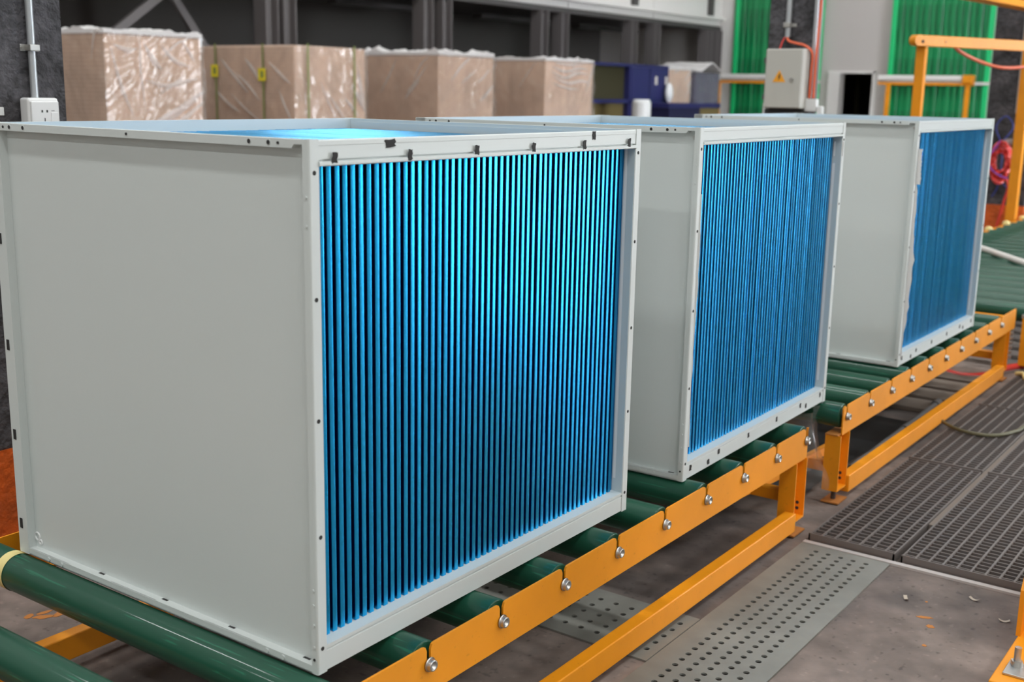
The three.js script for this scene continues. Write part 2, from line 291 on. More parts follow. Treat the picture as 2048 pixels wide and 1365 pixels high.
function exchanger(label, x, z, turn, opt) {
  const t = thing('heat_exchanger', label, 'heat exchanger', [x, 0.37, z], turn, 'heat exchangers on the conveyor');
  const rr = rngOf(opt.seed);
  // sheet metal casing
  mesh('side_panel', B(0.019, 0.023, 0.012, 0.99, -0.95, -0.012), mat.paint, t);
  mesh('side_panel', B(W - 0.017, W - 0.013, 0.012, 0.99, -0.95, -0.012), mat.paint, t);
  mesh('back_panel', B(0.004, W - 0.004, 0.02, 0.97, -D + 0.004, -D + 0.008), mat.paint, t);
  mesh('base_panel', B(0.004, W - 0.004, 0.002, 0.006, -D + 0.004, -0.045), mat.paint, t);
  const pFL = mesh('corner_post', M(postGeo(0.024, 0.016, 1, 1), B(0.002, 0.019, 0, 1, -0.016, -0.014)), mat.paint, t); pFL.position.set(0, 0, 0);
  const pFR = mesh('corner_post', M(postGeo(0.026, 0.016, -1, 1), B(-0.0285, -0.0265, 0.05, 0.955, -0.06, -0.001)), mat.paint, t); pFR.position.set(W, 0, 0);
  const pBL = mesh('corner_post', M(postGeo(0.03, 0.04, 1, -1), B(0.001, 0.019, 0, 1, 0.038, 0.0405)), mat.paint, t); pBL.position.set(0, 0, -D);
  const pBR = mesh('corner_post', postGeo(0.03, 0.04, -1, -1), mat.paint, t); pBR.position.set(W, 0, -D);
  mesh('top_bar', barTop, mat.paint, t); mesh('bottom_bar', barBottom, mat.paint, t);
  // left top flange with its stepped front end
  const fl = extrude([[0.016, 0.9905], [0.036, 0.9905], [0.042, 0.9835], [0.985, 0.9835], [0.985, 0.999], [0.016, 0.999]], 0.0185);
  fl.rotateY(Math.PI / 2); fl.translate(0, 0, 0); // shape x -> -z
  const flL = mesh('top_flange', fl, mat.paint, t);
  const flR = mesh('top_flange', B(W - 0.0125, W, 0.9835, 0.999, -0.985, -0.016), mat.paint, t);
  for (const zz of [-0.075, -0.501, -0.93]) { const q = mesh('screw_hole', smallX, mat.hole, flL); q.position.set(-0.0004, 0.9915, zz); }
  for (const zz of [-0.099, -0.149, -0.855, -0.906]) { const q = mesh('screw_hole', holeX, mat.hole, flL); q.position.set(-0.0002, 0.9915, zz); mesh('hole_rim', new THREE.TorusGeometry(0.0046, 0.0009, 5, 14).rotateY(Math.PI / 2).translate(0, 0.9915, zz), mat.paint, flL); }
  // inner rim around the top opening
  mesh('top_rim', B(0.001, W - 0.001, 0.967, 0.9995, -D + 0.001, -D + 0.011), mat.paint, t);
  mesh('top_rim', B(0.0187, 0.0207, 0.967, 0.9985, -0.979, -0.012), mat.paint, t);
  mesh('top_rim', B(W - 0.0147, W - 0.0127, 0.967, 0.9985, -0.979, -0.012), mat.paint, t);
  // bottom flange on the visible side, with slots
  const bf = mesh('bottom_flange', M(B(0.0005, 0.019, 0.0, 0.004, -0.95, -0.016), B(0.0005, 0.003, 0.0, 0.016, -0.95, -0.016), B(0.002, 0.019, 0.0135, 0.016, -0.95, -0.016)), mat.paint, t);
  mesh('bottom_flange', B(W - 0.013, W - 0.0005, 0, 0.016, -0.95, -0.016), mat.paint, t);
  for (const zz of [-0.69, -0.47, -0.259, -0.045]) mesh('slot', B(0.0125, 0.0182, 0.0155, 0.0164, zz - 0.009, zz + 0.009), mat.hole, bf);
  for (const zz of [-0.87, -0.82, -0.14, -0.095]) { const q = mesh('screw_head', cyl(0.005, 0.004, 'x', 12), mat.paint, bf); q.position.set(0.0, 0.0085, zz); }
  for (const [yy, zz, r] of [[0.042, -0.94, 0.009], [0.03, -0.928, 0.005]]) { const q = mesh('grommet', M(new THREE.TorusGeometry(r, 0.0025, 6, 16).rotateY(Math.PI / 2)), mat.plastic, t); q.position.set(0.0185, yy, zz); }
  mesh('latch_pin', cyl(0.006, 0.008, 'x', 10).translate(0.016, 0.972, -0.022), mat.zinc, t);
  // holes in the posts
  for (let i = 0; i < 5; i++) { const y = 0.051 + i * 0.2228; mesh('screw_hole', holeZ, mat.hole, pFL).position.set(0.0125, y, -0.0004); mesh('screw_hole', holeZ, mat.hole, pFR).position.set(-0.0145, y, -0.0004); }
  for (const y of [0.9, 0.85, 0.055, 0.1, 0.14, 0.17]) mesh('screw_hole', smallX, mat.paint, pFL).position.set(-0.0006, y, -0.009);
  for (const y of [0.03]) mesh('screw_hole', smallX, mat.hole, pFL).position.set(-0.0004, y, -0.009);
  // fins: plates folded shut in front, more on top, all around a solid core
  mesh('core', B(0.0265, W - 0.03, 0.006, 0.956, -0.978, -0.25), mat.fin, t);
  mesh('core_edge', B(0.025, 0.0282, 0.04, 0.956, -0.27, ZF - 0.004), mat.fin, t); mesh('core_edge', B(W - 0.0405, W - 0.0295, 0.04, 0.956, -0.27, ZF - 0.004), mat.fin, t);
  mesh('core_edge', B(0.025, W - 0.0295, 0.95, 0.9565, -0.26, ZF - 0.006), mat.fin, t);
  for (let i = 0; i < NF; i++) {
    const f = mesh('fin', finFront, mat.fin, t); f.position.set(0.034 + i * PITCH + (rr() - 0.5) * 0.0011, 0, ZF + (rr() - 0.5) * 0.0012); f.rotation.y = (rr() - 0.5) * opt.twist; f.rotation.z = (rr() - 0.5) * 0.0012;
  }
  for (let i = 0; i < NF; i++) { const f = mesh('top_fin', finTop, mat.fin, t); f.position.set(0.0345 + (i + 0.5) * PITCH * 0.999, 0.971 + (rr() - 0.5) * 0.0008, 0); }
  // pieces of black tape
  opt.tapes.forEach(([tx, ty, w, h], i) => { const q = mesh('black_tape', scrap(w, h, opt.seed * 31 + i), mat.black, t, 'torn scrap of black tape'); q.position.set(tx, ty, ty > 0.5 && ty < 0.975 ? 0.0022 : -0.0012); q.rotation.z = (rr() - 0.5) * 0.25; });
  for (const y of opt.sideTapes) { const q = mesh('black_tape', B(-0.0012, -0.0002, y - 0.012, y + 0.012, -0.978, -0.968), mat.black, t, 'torn scrap of black tape'); }
  for (const [fx, fz, ry, y0, h, w, amp, s] of opt.films) { const q = mesh('film_strip', wavyStrip(h, w, s, amp), mat.plastic, t, 'loose strip of white protective film'); q.position.set(fx, y0, fz); q.rotation.y = ry; }
  return t;
}
const gy = 0.962;
exchanger('largest and nearest grey metal heat exchanger with bright blue fins', 0, 0, 0, {
  seed: 11, twist: 0.05, sideTapes: [0.745, 0.502, 0.29, 0.073],
  tapes: [[0.061, 0.967, 0.013, 0.02], [0.21, 0.988, 0.026, 0.015], [0.263, 0.966, 0.012, 0.02], [0.47, 0.968, 0.013, 0.019], [0.673, 0.968, 0.013, 0.019], [0.879, 0.968, 0.014, 0.019], [0.924, 0.988, 0.016, 0.018], [1.083, 0.968, 0.014, 0.019]],
  films: [[W - 0.0292, -0.029, -Math.PI / 2 + 0.25, 0.09, 0.82, 0.022, 0.006, 5], [W - 0.0292, -0.029, -Math.PI / 2 + 0.3, 0.905, 0.045, 0.03, 0.001, 6]],
});
const low = (n) => [[0.05, 0.03], [0.17, 0.017], [0.24, 0.032], [0.46, 0.032], [0.69, 0.032], [0.9, 0.034], [0.955, 0.022], [1.09, 0.034]].map(([a, b]) => [a, b, 0.012 + n, 0.016]);
exchanger('middle grey metal heat exchanger of the three, between the other two', 1.4384, 0.014, 0.016, {
  seed: 12, twist: 0.06, sideTapes: [], tapes: low(0),
  films: [[W - 0.0292, -0.029, -Math.PI / 2 + 0.2, 0.08, 0.78, 0.022, 0.003, 8], [W - 0.0292, -0.029, -Math.PI / 2 + 0.3, 0.885, 0.05, 0.032, 0.002, 9], [0.0235, -0.001, -1.2, 0.1, 0.72, 0.004, 0.003, 10]],
});
exchanger('farthest grey metal heat exchanger, beside the coiled red hose and last on the conveyor', 3.2992, 0.0297, -0.0032, {
  seed: 13, twist: 0.06, sideTapes: [], tapes: low(0.002),
  films: [[W - 0.0292, -0.029, -Math.PI / 2 + 0.2, 0.08, 0.86, 0.022, 0.003, 18], [0.0235, -0.0005, -1.3, 0.03, 0.72, 0.012, 0.011, 20], [0.022, 0.0, -1.3, 0.75, 0.14, 0.016, 0.006, 21]],
});

/* ---------- roller conveyors ---------- */
const RAD = 0.0445, AXY = 0.325, ROLL = 0.2471;
const rollerGeo = (() => { // axle along z, ends rounded over
  const L = 1.16, p = [[0, 0], [RAD - 0.004, 0], [RAD, 0.004], [RAD, L - 0.004], [RAD - 0.004, L], [0, L]].map(([a, b]) => new THREE.Vector2(a, b));
  const g = new THREE.LatheGeometry(p, 40); g.rotateX(Math.PI / 2); g.translate(0, 0, -1.095); return g;
})();
const axleGeo = cyl(0.0085, 1.19, 'z', 12).translate(0, 0, -0.516);
const boltGeo = new THREE.LatheGeometry([[0.0001, 0.006], [0.0062, 0.006], [0.0068, 0.013], [0.0105, 0.014], [0.0125, 0.012], [0.0125, 0.004], [0.0155, 0.004], [0.0155, 0], [0.0001, 0]].map((q) => new THREE.Vector2(...q)), 14).rotateX(Math.PI / 2);
function channelGeo(x0, x1, rollers, zWeb, dir) { // C section with a slot above every axle; web at zWeb, flange lip towards dir
  const top = 0.366, bot = 0.26, p = [[x0, bot], [x1, bot], [x1, top - 0.008], [x1 - 0.008, top]];
  for (let i = rollers.length - 1; i >= 0; i--) {
    const x = rollers[i], s = 0.0062, r = 0.011;
    p.push([x + s + r, top], [x + s + r * 0.4, top - r * 0.18], [x + s, top - r], [x + s, AXY - 0.006], [x - s, AXY - 0.006], [x - s, top - r], [x - s - r * 0.4, top - r * 0.18], [x - s - r, top]);
  }
  p.push([x0 + 0.008, top], [x0, top - 0.008]);
  const g = extrude(p, 0.005); g.translate(0, 0, zWeb - 0.0025);
  return M(metreUV(g), B(x0, x1, bot, bot + 0.005, Math.min(zWeb, zWeb + dir * 0.035), Math.max(zWeb, zWeb + dir * 0.035)));
}
function legGeo(x0, z0, dir, top) { // C section standing upright, open towards the outside
  const w = 0.092, d = 0.058;
  const zs = (a, b) => (dir > 0 ? [z0 + a, z0 + b] : [z0 - b, z0 - a]);
  return M(B(x0, x0 + w, 0.052, top, ...zs(0, 0.005)), B(x0, x0 + 0.005, 0.052, top, ...zs(0.005, d)), B(x0 + w - 0.005, x0 + w, 0.052, top, ...zs(0.005, d)), B(x0 + 0.005, x0 + w - 0.005, 0.052, 0.058, ...zs(0.005, d)));
}
function conveyor(label, x0, x1, first, n, legs, rails, zr) {
  const t = thing('roller_conveyor', label, 'conveyor', [0, 0, 0], 0, 'roller conveyor sections');
  const xs = Array.from({ length: n }, (_, i) => first + i * ROLL);
  mesh('side_channel', channelGeo(x0, x1, xs, 0.0765, -1), mat.yellow, t);
  mesh('side_channel', channelGeo(x0, x1, xs, -1.108, 1), mat.yellow, t);
  for (const x of xs) {
    const r = mesh('roller', rollerGeo, mat.roller, t); r.position.set(x, AXY, 0); r.rotation.z = rnd() * 6;
    mesh('axle', axleGeo, mat.zinc, r);
    const b = mesh('axle_bolt', boltGeo, mat.steel, t); b.position.set(x + 0.001, AXY - 0.001, 0.0792); b.rotation.z = rnd() * 3;
    if (Math.abs(x + 0.017) < 0.05) mesh('tape_band', new THREE.CylinderGeometry(RAD + 0.0012, RAD + 0.0012, 0.03, 40, 1, true).rotateX(Math.PI / 2).translate(0, 0, -0.985), mat.tape, r, 'band of yellow masking tape');
  }
  for (const lx of legs) for (const [zz, dir] of [[0.027, 1], [-1.055, -1]]) {
    const l = mesh('leg', legGeo(lx, zz, dir, 0.262), mat.yellow, t);
    mesh('foot_screw', cyl(0.009, 0.06, 'y', 12).translate(lx + 0.046, 0.035, zz + dir * 0.03), mat.darkSteel, l);
    mesh('foot_plate', B(lx - 0.0, lx + 0.095, 0.0055, 0.0105, zz + dir * 0.03 - 0.03, zz + dir * 0.03 + 0.035), mat.rust, l, 'rusty orange foot plate');
    mesh('leg_cap', B(lx - 0.004, lx + 0.096, 0.2625, 0.2665, Math.min(zz, zz + dir * 0.047), Math.max(zz, zz + dir * 0.047)), mat.rust, l);
    for (const yy of [0.08, 0.1]) mesh('bolt_hole', cyl(0.006, 0.002, 'x', 8).translate(lx + 0.086, yy, zz + dir * 0.035), mat.hole, l);
  }
  for (const [a, b, zz] of rails) mesh('lower_rail', RB(a, b, 0.028, 0.093, zz - 0.02, zz + 0.02, 0.004), mat.yellow, t);
  for (const lx of legs) mesh('cross_tube', RB(lx + 0.03, lx + 0.07, 0.11, 0.15, -1.05, 0.026, 0.003), mat.yellow, t);
  return t;
}
const c1 = conveyor('yellow framed green roller conveyor section under the two nearest heat exchangers', -1.3, 2.222, 0.2303 - 5 * ROLL, 14, [-1.25, 2.125], [[-1.155, 2.124, 0.075], [-1.155, 2.124, -1.03]]);
const c2 = conveyor('yellow framed green roller conveyor section under the farthest heat exchanger', 2.556, 5.13, 2.59, 10, [2.53, 4.92], [[2.624, 4.918, 0.075], [2.624, 4.918, -1.03]]);
mesh('tie_bar', bar([2.26, 0.13, -0.085], [2.72, 0.15, -0.03], 0.02, 0.035), mat.yellow, c2);
mesh('tie_bar', bar([1.75, 0.125, -0.15], [2.2, 0.13, -0.09], 0.02, 0.035), mat.yellow, c1);
{ // third section: wider, bare rollers
  const t = thing('roller_conveyor', 'wide bare green roller conveyor section beyond the farthest heat exchanger', 'conveyor', [0, 0, 0], 0, 'roller conveyor sections');
  const L = 2.75, g = new THREE.LatheGeometry([[0, 0], [0.05, 0], [0.054, 0.004], [0.054, L - 0.004], [0.05, L], [0, L]].map((q) => new THREE.Vector2(...q)), 28).rotateX(Math.PI / 2).translate(0, 0, -1.03);
  for (let i = 0; i < 26; i++) { const r = mesh('roller', g, mat.roller, t); r.position.set(5.33 + i * ROLL, 0.316, 0); r.rotation.z = rnd() * 6; }
  mesh('side_channel', M(B(5.22, 11.9, 0.26, 0.352, -1.075, -1.04), B(5.22, 11.9, 0.26, 0.265, -1.04, -1.0)), mat.yellow, t);
  mesh('side_channel', B(5.22, 11.9, 0.26, 0.352, 1.73, 1.765), mat.yellow, t);
  mesh('end_beam', M(B(5.22, 5.26, 0.3, 0.318, 0.09, 1.73)), mat.zinc, t);
  mesh('end_beam', B(5.215, 5.255, 0.23, 0.3, -1.04, 0.04), mat.yellow, t);
  for (const [x, z] of [[5.22, 0.095], [5.22, 1.6], [5.22, -1.03], [11.6, -1.03], [11.6, 1.6]]) {
    const l = mesh('leg', B(x, x + 0.08, 0.04, 0.3, z, z + 0.1), mat.yellow, t);
    mesh('foot_screw', cyl(0.012, 0.045).translate(x + 0.04, 0.0225, z + 0.05), mat.darkSteel, l);
  }
  const kn = new THREE.SphereGeometry(0.035, 14, 10).scale(1, 0.8, 1);
  for (let i = 0; i < 6; i++) mesh('end_cap', kn, mat.tape, t, 'pale yellow roller end cap').position.set(8.5 + i * 0.62, 0.36, -1.06);
  const ch = mesh('drive_chain', M(...Array.from({ length: 9 }, (_, i) => RB(5.195, 5.212, 0.075 + i * 0.026, 0.094 + i * 0.026, 0.035, 0.06, 0.003))), mat.zinc, t);
  ch.userData.label = 'vertical drive chain';
}
solo('white_tube', 'long white plastic tube lying across the bare green rollers', 'tube', (() => { const a = V(7.62, 0.39, -0.8), b = V(6.6, 0.39, -0.075), g = cyl(0.02, a.distanceTo(b), 'z', 16); g.applyMatrix4(new THREE.Matrix4().lookAt(a, b, V(0, 1, 0)).setPosition(a.add(b).multiplyScalar(0.5))); return g; })(), mat.white);

/* ---------- under and around the conveyor ---------- */
solo('rubber_mat', 'black rubber sheet on the floor below the second conveyor section', 'mat', (() => {
  const g = new THREE.PlaneGeometry(1.3, 0.85, 30, 20).rotateX(-Math.PI / 2), N = new ImprovedNoise(), p = g.attributes.position;
  for (let i = 0; i < p.count; i++) p.setY(i, 0.012 + 0.02 * Math.max(0, N.noise(p.getX(i) * 3, 1, p.getZ(i) * 3)));
  g.computeVertexNormals(); return g;
})(), Object.assign(mat.rubber, { side: THREE.DoubleSide }), [3.15, 0, -0.47]);
solo('metal_sheet', 'grey metal offcut on the floor between the two conveyor sections', 'sheet', bar([2.3, 0.05, -0.55], [2.85, 0.035, -0.25], 0.34, 0.004), mat.sheetGrey);
solo('plastic_pipe', 'grey plastic pipe lying behind the lower yellow rail', 'pipe', M(tube([[2.9, 0.03, 0.005], [3.4, 0.035, 0.0], [4.15, 0.03, -0.02]], 0.014, 20), cyl(0.021, 0.06, 'x', 12).translate(3.6, 0.033, 0.0), cyl(0.021, 0.06, 'x', 12).translate(4.13, 0.03, -0.02)), mat.sheetGrey);
['first', 'second', 'third', 'fourth'].forEach((w, i) => solo('floor_board', `brown grey board on the floor under the second conveyor section, ${w} from the black rubber sheet`, 'board', RB(4.02 + i * 0.24, 4.2 + i * 0.24, 0.001, 0.024, -0.9, -0.01, 0.004), mat.wood, [0, 0, 0], 0, 'boards under the conveyor'));
solo('plastic_film', 'crumpled clear plastic film hanging between the two conveyor sections', 'film', (() => {
  const g = new THREE.PlaneGeometry(0.26, 0.3, 18, 18), p = g.attributes.position, N = new ImprovedNoise();
  for (let i = 0; i < p.count; i++) { const x = p.getX(i), y = p.getY(i); p.setZ(i, 0.05 * N.noise(x * 9, y * 7, 0.4) + 0.03 * Math.sin(x * 30 + y * 8)); p.setX(i, x + 0.25 * (0.15 - y) * 0.5); }
  g.computeVertexNormals(); return g;
})(), mat.film, [2.42, 0.21, -0.03], -0.35);
solo('floor_hose', 'red hose lying on the floor under the end of the second conveyor section', 'hose', tube([[4.7, 0.018, -0.6], [4.95, 0.018, -0.3], [4.86, 0.018, -0.1], [4.93, 0.018, -0.02], [5.14, 0.03, 0.05], [5.35, 0.03, 0.16], [5.7, 0.018, 0.5]], 0.018, 60), mat.redHose);
solo('floor_cable', 'olive grey cable curving across the gratings', 'cable', tube([[3.95, 0.034, 0.02], [3.79, 0.036, 0.114], [3.707, 0.036, 0.223], [3.714, 0.036, 0.326], [3.85, 0.036, 0.397], [4.05, 0.036, 0.42], [4.4, 0.036, 0.5]], 0.008, 60), S({ color: lin(0.14, 0.13, 0.07), roughness: 0.5 }));
solo('yellow_hose', 'short yellow hose end beside the red floor hose', 'hose', tube([[5.05, 0.03, 0.13], [5.02, 0.04, 0.17], [4.95, 0.03, 0.2], [4.9, 0.012, 0.26]], 0.012, 20), mat.tape);
[[1.879, 0.546, 0.5, 'pale curled wood shaving on the bare concrete below the grating corner'], [2.0, 0.71, 1.3, 'pale flat paper scrap beside the kerb strip'], [1.902, 0.818, 1.9, 'pale leaf shaped scrap near the yellow machine foot']].forEach(([x, z, a, l], i) => {
  const g = new THREE.PlaneGeometry(0.03, 0.011, 6, 2).rotateX(-Math.PI / 2), p = g.attributes.position;
  for (let k = 0; k < p.count; k++) p.setY(k, 0.002 + 0.006 * Math.pow(p.getX(k) / 0.015, 2)); g.computeVertexNormals();
  solo('floor_scrap', l, 'scrap', g, S({ color: lin(0.5, 0.44, 0.36), roughness: 0.8, side: THREE.DoubleSide }), [x, 0, z], a, 'scraps on the floor');
});
{ // corner of a yellow machine at the right edge
  const t = thing('machine_stand', 'yellow machine foot with a bolted steel washer on the concrete', 'machine foot', [0, 0, 0]);
  mesh('base_plate', RB(1.42, 1.8, 0, 0.05, 0.89, 1.2, 0.004), mat.yellow, t);
  mesh('gusset', extrude([[0, 0], [0.5, 0], [0.5, 0.5], [0.3, 0.5], [0.0, 0.13]], 0.012).translate(1.72, 0.05, 0.885), mat.yellow, t);
  mesh('post', RB(1.95, 2.1, 0.05, 0.9, 0.98, 1.15, 0.005), mat.yellow, t);
  mesh('beam', RB(1.8, 2.6, 0.001, 0.05, 0.98, 1.15, 0.004), mat.yellow, t);
  mesh('washer', RB(1.47, 1.55, 0.05, 0.057, 0.91, 0.99, 0.002), mat.zinc, t);
  mesh('anchor_bolt', M(cyl(0.0085, 0.05).translate(1.527, 0.082, 0.931), cyl(0.015, 0.015, 'y', 6).translate(1.527, 0.064, 0.931)), mat.steel, t);
}

/* ---------- columns with their fittings ---------- */
function column(label, x0, x1, z0, z1, baseTop) {
  const t = thing('building_column', label, 'column', [0, 0, 0], 0, 'dark building columns');
  mesh('shaft', B(x0, x1, baseTop, 7.5, z0, z1), mat.stucco, t);
  mesh('painted_base', M(B(x0 - 0.004, x1 + 0.004, 0.06, baseTop, z0 - 0.004, z1 + 0.004), B(x0 - 0.02, x1 + 0.02, 0.0, 0.06, z0 - 0.02, z1 + 0.02)), mat.orange, t, 'orange painted foot of the column');
}
column('rough dark grey column with an orange foot, behind the nearest heat exchanger', 0.3, 0.7, -2.15, -1.75, 0.365);
column('dark grey column carrying the electrical cabinet', 5.95, 6.09, -1.8, -1.5, 0.42);
column('dark grey column with the coiled red hose', 11, 11.42, -1.64, -1.2, 0.42);
{
  solo('conduit_pipe', 'pale vertical conduit pipe above the white socket box', 'pipe', cyl(0.011, 5.8, 'y', 16).translate(0.59, 4.31, -1.737), mat.pipe);
  const b = thing('pipe_clamp', 'small steel clamp holding the conduit above the socket box', 'clamp', [0.59, 1.555, -1.748]);
  mesh('bracket', M(RB(-0.03, 0.03, -0.01, 0.01, -0.002, 0.002, 0.0008), RB(-0.016, 0.016, -0.009, 0.009, 0.001, 0.03, 0.002)), mat.zinc, b);
  for (const x of [-0.024, 0.024]) mesh('screw', cyl(0.005, 0.004, 'z', 10).translate(x, 0, 0.003), mat.steel, b);
  const s = thing('socket_box', 'white wall socket box on the rough dark column', 'socket', [0.596, 1.362, -1.75]);
  mesh('body', RB(-0.05, 0.05, -0.05, 0.05, 0.001, 0.046, 0.008), mat.plastic, s);
  mesh('face', RB(-0.044, 0.046, -0.043, 0.04, 0.044, 0.053, 0.003), mat.plastic, s);
  for (const x of [-0.01, 0.006]) mesh('socket_hole', B(x - 0.0025, x + 0.0025, 0.008, 0.015, 0.0525, 0.0536), mat.hole, s);
  mesh('socket_hole', B(-0.004, -0.001, -0.018, -0.008, 0.0525, 0.0536), mat.hole, s);
  mesh('switch_mark', B(0.02, 0.03, 0.012, 0.0135, 0.0525, 0.0534), mat.hole, s);
  mesh('rocker', RB(0.018, 0.042, -0.03, 0.008, 0.052, 0.055, 0.001), mat.plastic, s);
  solo('column_bracket', 'small grey metal bracket low on the rough dark column', 'bracket', RB(0.44, 0.49, 1.36, 1.385, -1.7495, -1.735, 0.003), mat.zinc);
}
{ // electrical cabinet with warning sign
  const t = thing('electrical_cabinet', 'beige grey electrical cabinet with a yellow warning triangle', 'cabinet', [5.8, 1.378, -1.62]);
  mesh('body', RB(0.012, 0.1495, 0, 0.374, -0.125, 0.125, 0.004), mat.cabinet, t);
  const d = mesh('door', RB(0.0, 0.012, 0.004, 0.37, -0.122, 0.122, 0.004), mat.cabinet, t);
  const tri = (s, dep) => { const sh = new THREE.Shape(); const h = s * 0.866; sh.moveTo(-s / 2, 0); sh.lineTo(s / 2, 0); sh.lineTo(0, h); sh.closePath(); return new THREE.ExtrudeGeometry(sh, { depth: dep, bevelEnabled: false }).rotateY(-Math.PI / 2); };
  mesh('warning_sign', tri(0.088, 0.001).translate(-0.0004, 0.165, -0.025), S({ color: lin(0.85, 0.36, 0.02), roughness: 0.5 }), d, 'yellow triangular high voltage sign');
  const bolt = extrude([[0.004, 0.05], [-0.009, 0.028], [-0.001, 0.029], [-0.006, 0.006], [0.011, 0.032], [0.003, 0.032], [0.011, 0.05]], 0.001).rotateY(-Math.PI / 2).translate(-0.0012, 0.168, -0.025);
  mesh('lightning_mark', bolt, mat.black, d);
  mesh('lock', M(cyl(0.012, 0.012, 'x', 16).translate(-0.006, 0.184, 0.062), RB(-0.016, -0.008, 0.172, 0.196, 0.054, 0.07, 0.003)), mat.steel, d);
  for (const y of [0.07, 0.3]) mesh('hinge', cyl(0.007, 0.035, 'y', 10).translate(0.0, y, -0.127), mat.darkSteel, t);
  solo('junction_box', 'black box below the beige electrical cabinet', 'box', RB(5.86, 5.9495, 1.25, 1.372, -1.76, -1.5, 0.004), mat.rubber);
  solo('junction_box', 'larger white box under the orange cables on the cabinet column', 'box', RB(5.9, 5.9495, 1.36, 1.44, -1.505, -1.425, 0.006), mat.plastic);
  solo('junction_box', 'smaller white box at the corner of the cabinet column', 'box', RB(5.9, 5.949, 1.33, 1.395, -1.42, -1.385, 0.005), mat.plastic);
  solo('junction_box', 'small white box left of the black box under the cabinet', 'box', RB(5.9, 5.9495, 1.31, 1.41, -1.79, -1.765, 0.005), mat.plastic);
  solo('conduit_pipe', 'pale conduit ending above the electrical cabinet', 'pipe', cyl(0.018, 5.2, 'y', 14).translate(5.93, 4.43, -1.66), mat.pipe);
  solo('conduit_pipe', 'grey conduit running down beside the electrical cabinet', 'pipe', cyl(0.013, 5.9, 'y', 14).translate(5.935, 4.4, -1.478), mat.pipe);
  solo('conduit_pipe', 'dark grey conduit at the corner of the cabinet column', 'pipe', cyl(0.013, 5.9, 'y', 14).translate(5.965, 4.3, -1.46), mat.pipeGrey);
  const clampG = B(5.944, 5.9495, 1.895, 1.915, -1.7, -1.61);
  solo('pipe_clamp', 'steel clamp on the conduit above the electrical cabinet', 'clamp', M(clampG, RB(5.905, 5.945, 1.89, 1.92, -1.685, -1.64, 0.003)), mat.zinc);
  solo('power_cable', 'orange cable bending from the conduit down past the cabinet', 'cable', tube([[5.93, 1.85, -1.66], [5.915, 1.81, -1.65], [5.91, 1.79, -1.59], [5.91, 1.775, -1.53], [5.9, 1.73, -1.475], [5.9, 1.6, -1.472], [5.905, 1.445, -1.475]], 0.008, 40), mat.orangeHose);
  solo('power_cable', 'thin red cable from the conduit into the cabinet top', 'cable', tube([[5.93, 1.845, -1.665], [5.92, 1.81, -1.685], [5.91, 1.756, -1.7]], 0.005, 16), mat.redHose);
  solo('power_cable', 'long straight orange cable slanting down the cabinet column', 'cable', tube([[5.935, 4.5, -1.43], [5.93, 2.5, -1.445], [5.915, 1.95, -1.445], [5.91, 1.7, -1.45], [5.915, 1.445, -1.452]], 0.009, 40), mat.orangeHose);
}
{ // hose column
  solo('conduit_pipe', 'grey conduit on the column with the coiled hose', 'pipe', cyl(0.022, 5.9, 'y', 14).translate(10.965, 4.28, -1.345), mat.pipe);
  solo('junction_box', 'white box low on the conduit of the hose column', 'box', RB(10.93, 10.9995, 1.25, 1.42, -1.33, -1.24, 0.006), mat.plastic);
  const pts = []; const r = rngOf(5);
  for (let i = 0; i <= 110; i++) { const a = (i / 110) * Math.PI * 2 * 7; pts.push([10.9 - 0.07 * r() - 0.02, 0.85 + (0.13 + 0.05 * Math.sin(a * 0.37)) * Math.sin(a) * 1.15, -1.425 + (0.078 + 0.02 * Math.cos(a * 0.29)) * Math.cos(a)]); }
  const h = thing('coiled_hose', 'bright red coiled air hose hanging on the far dark column', 'hose', [0, 0, 0]);
  mesh('coil', tube(pts, 0.014, 420, 6), mat.redHose, h);
  mesh('hose_tail', tube([[10.9, 0.72, -1.38], [10.88, 0.62, -1.34], [10.9, 0.45, -1.37], [10.92, 0.2, -1.42]], 0.012, 24), mat.redHose, h);
  mesh('hook', M(tube([[10.99, 1.05, -1.41], [10.9, 1.04, -1.41], [10.84, 1.03, -1.41], [10.82, 1.07, -1.41]], 0.01, 16), RB(10.98, 10.999, 1.02, 1.08, -1.45, -1.37, 0.003)), mat.zinc, h);
  solo('air_line', 'thin dark blue air line looping above the red coil', 'hose', tube([[10.95, 0.5, -1.5], [10.9, 0.62, -1.44], [10.93, 1.0, -1.45], [10.93, 1.2, -1.52], [10.94, 1.3, -1.44], [10.93, 1.2, -1.36], [10.9, 1.05, -1.44], [10.86, 0.9, -1.5], [10.86, 0.75, -1.47], [10.9, 0.6, -1.36]], 0.007, 90), mat.blueHose);
  solo('air_line', 'thin purple air line crossing the red coil', 'hose', tube([[10.8, 1.06, -1.44], [10.78, 0.9, -1.52], [10.77, 0.8, -1.5], [10.78, 0.72, -1.4], [10.8, 0.7, -1.33]], 0.008, 50), mat.purpleHose);
}

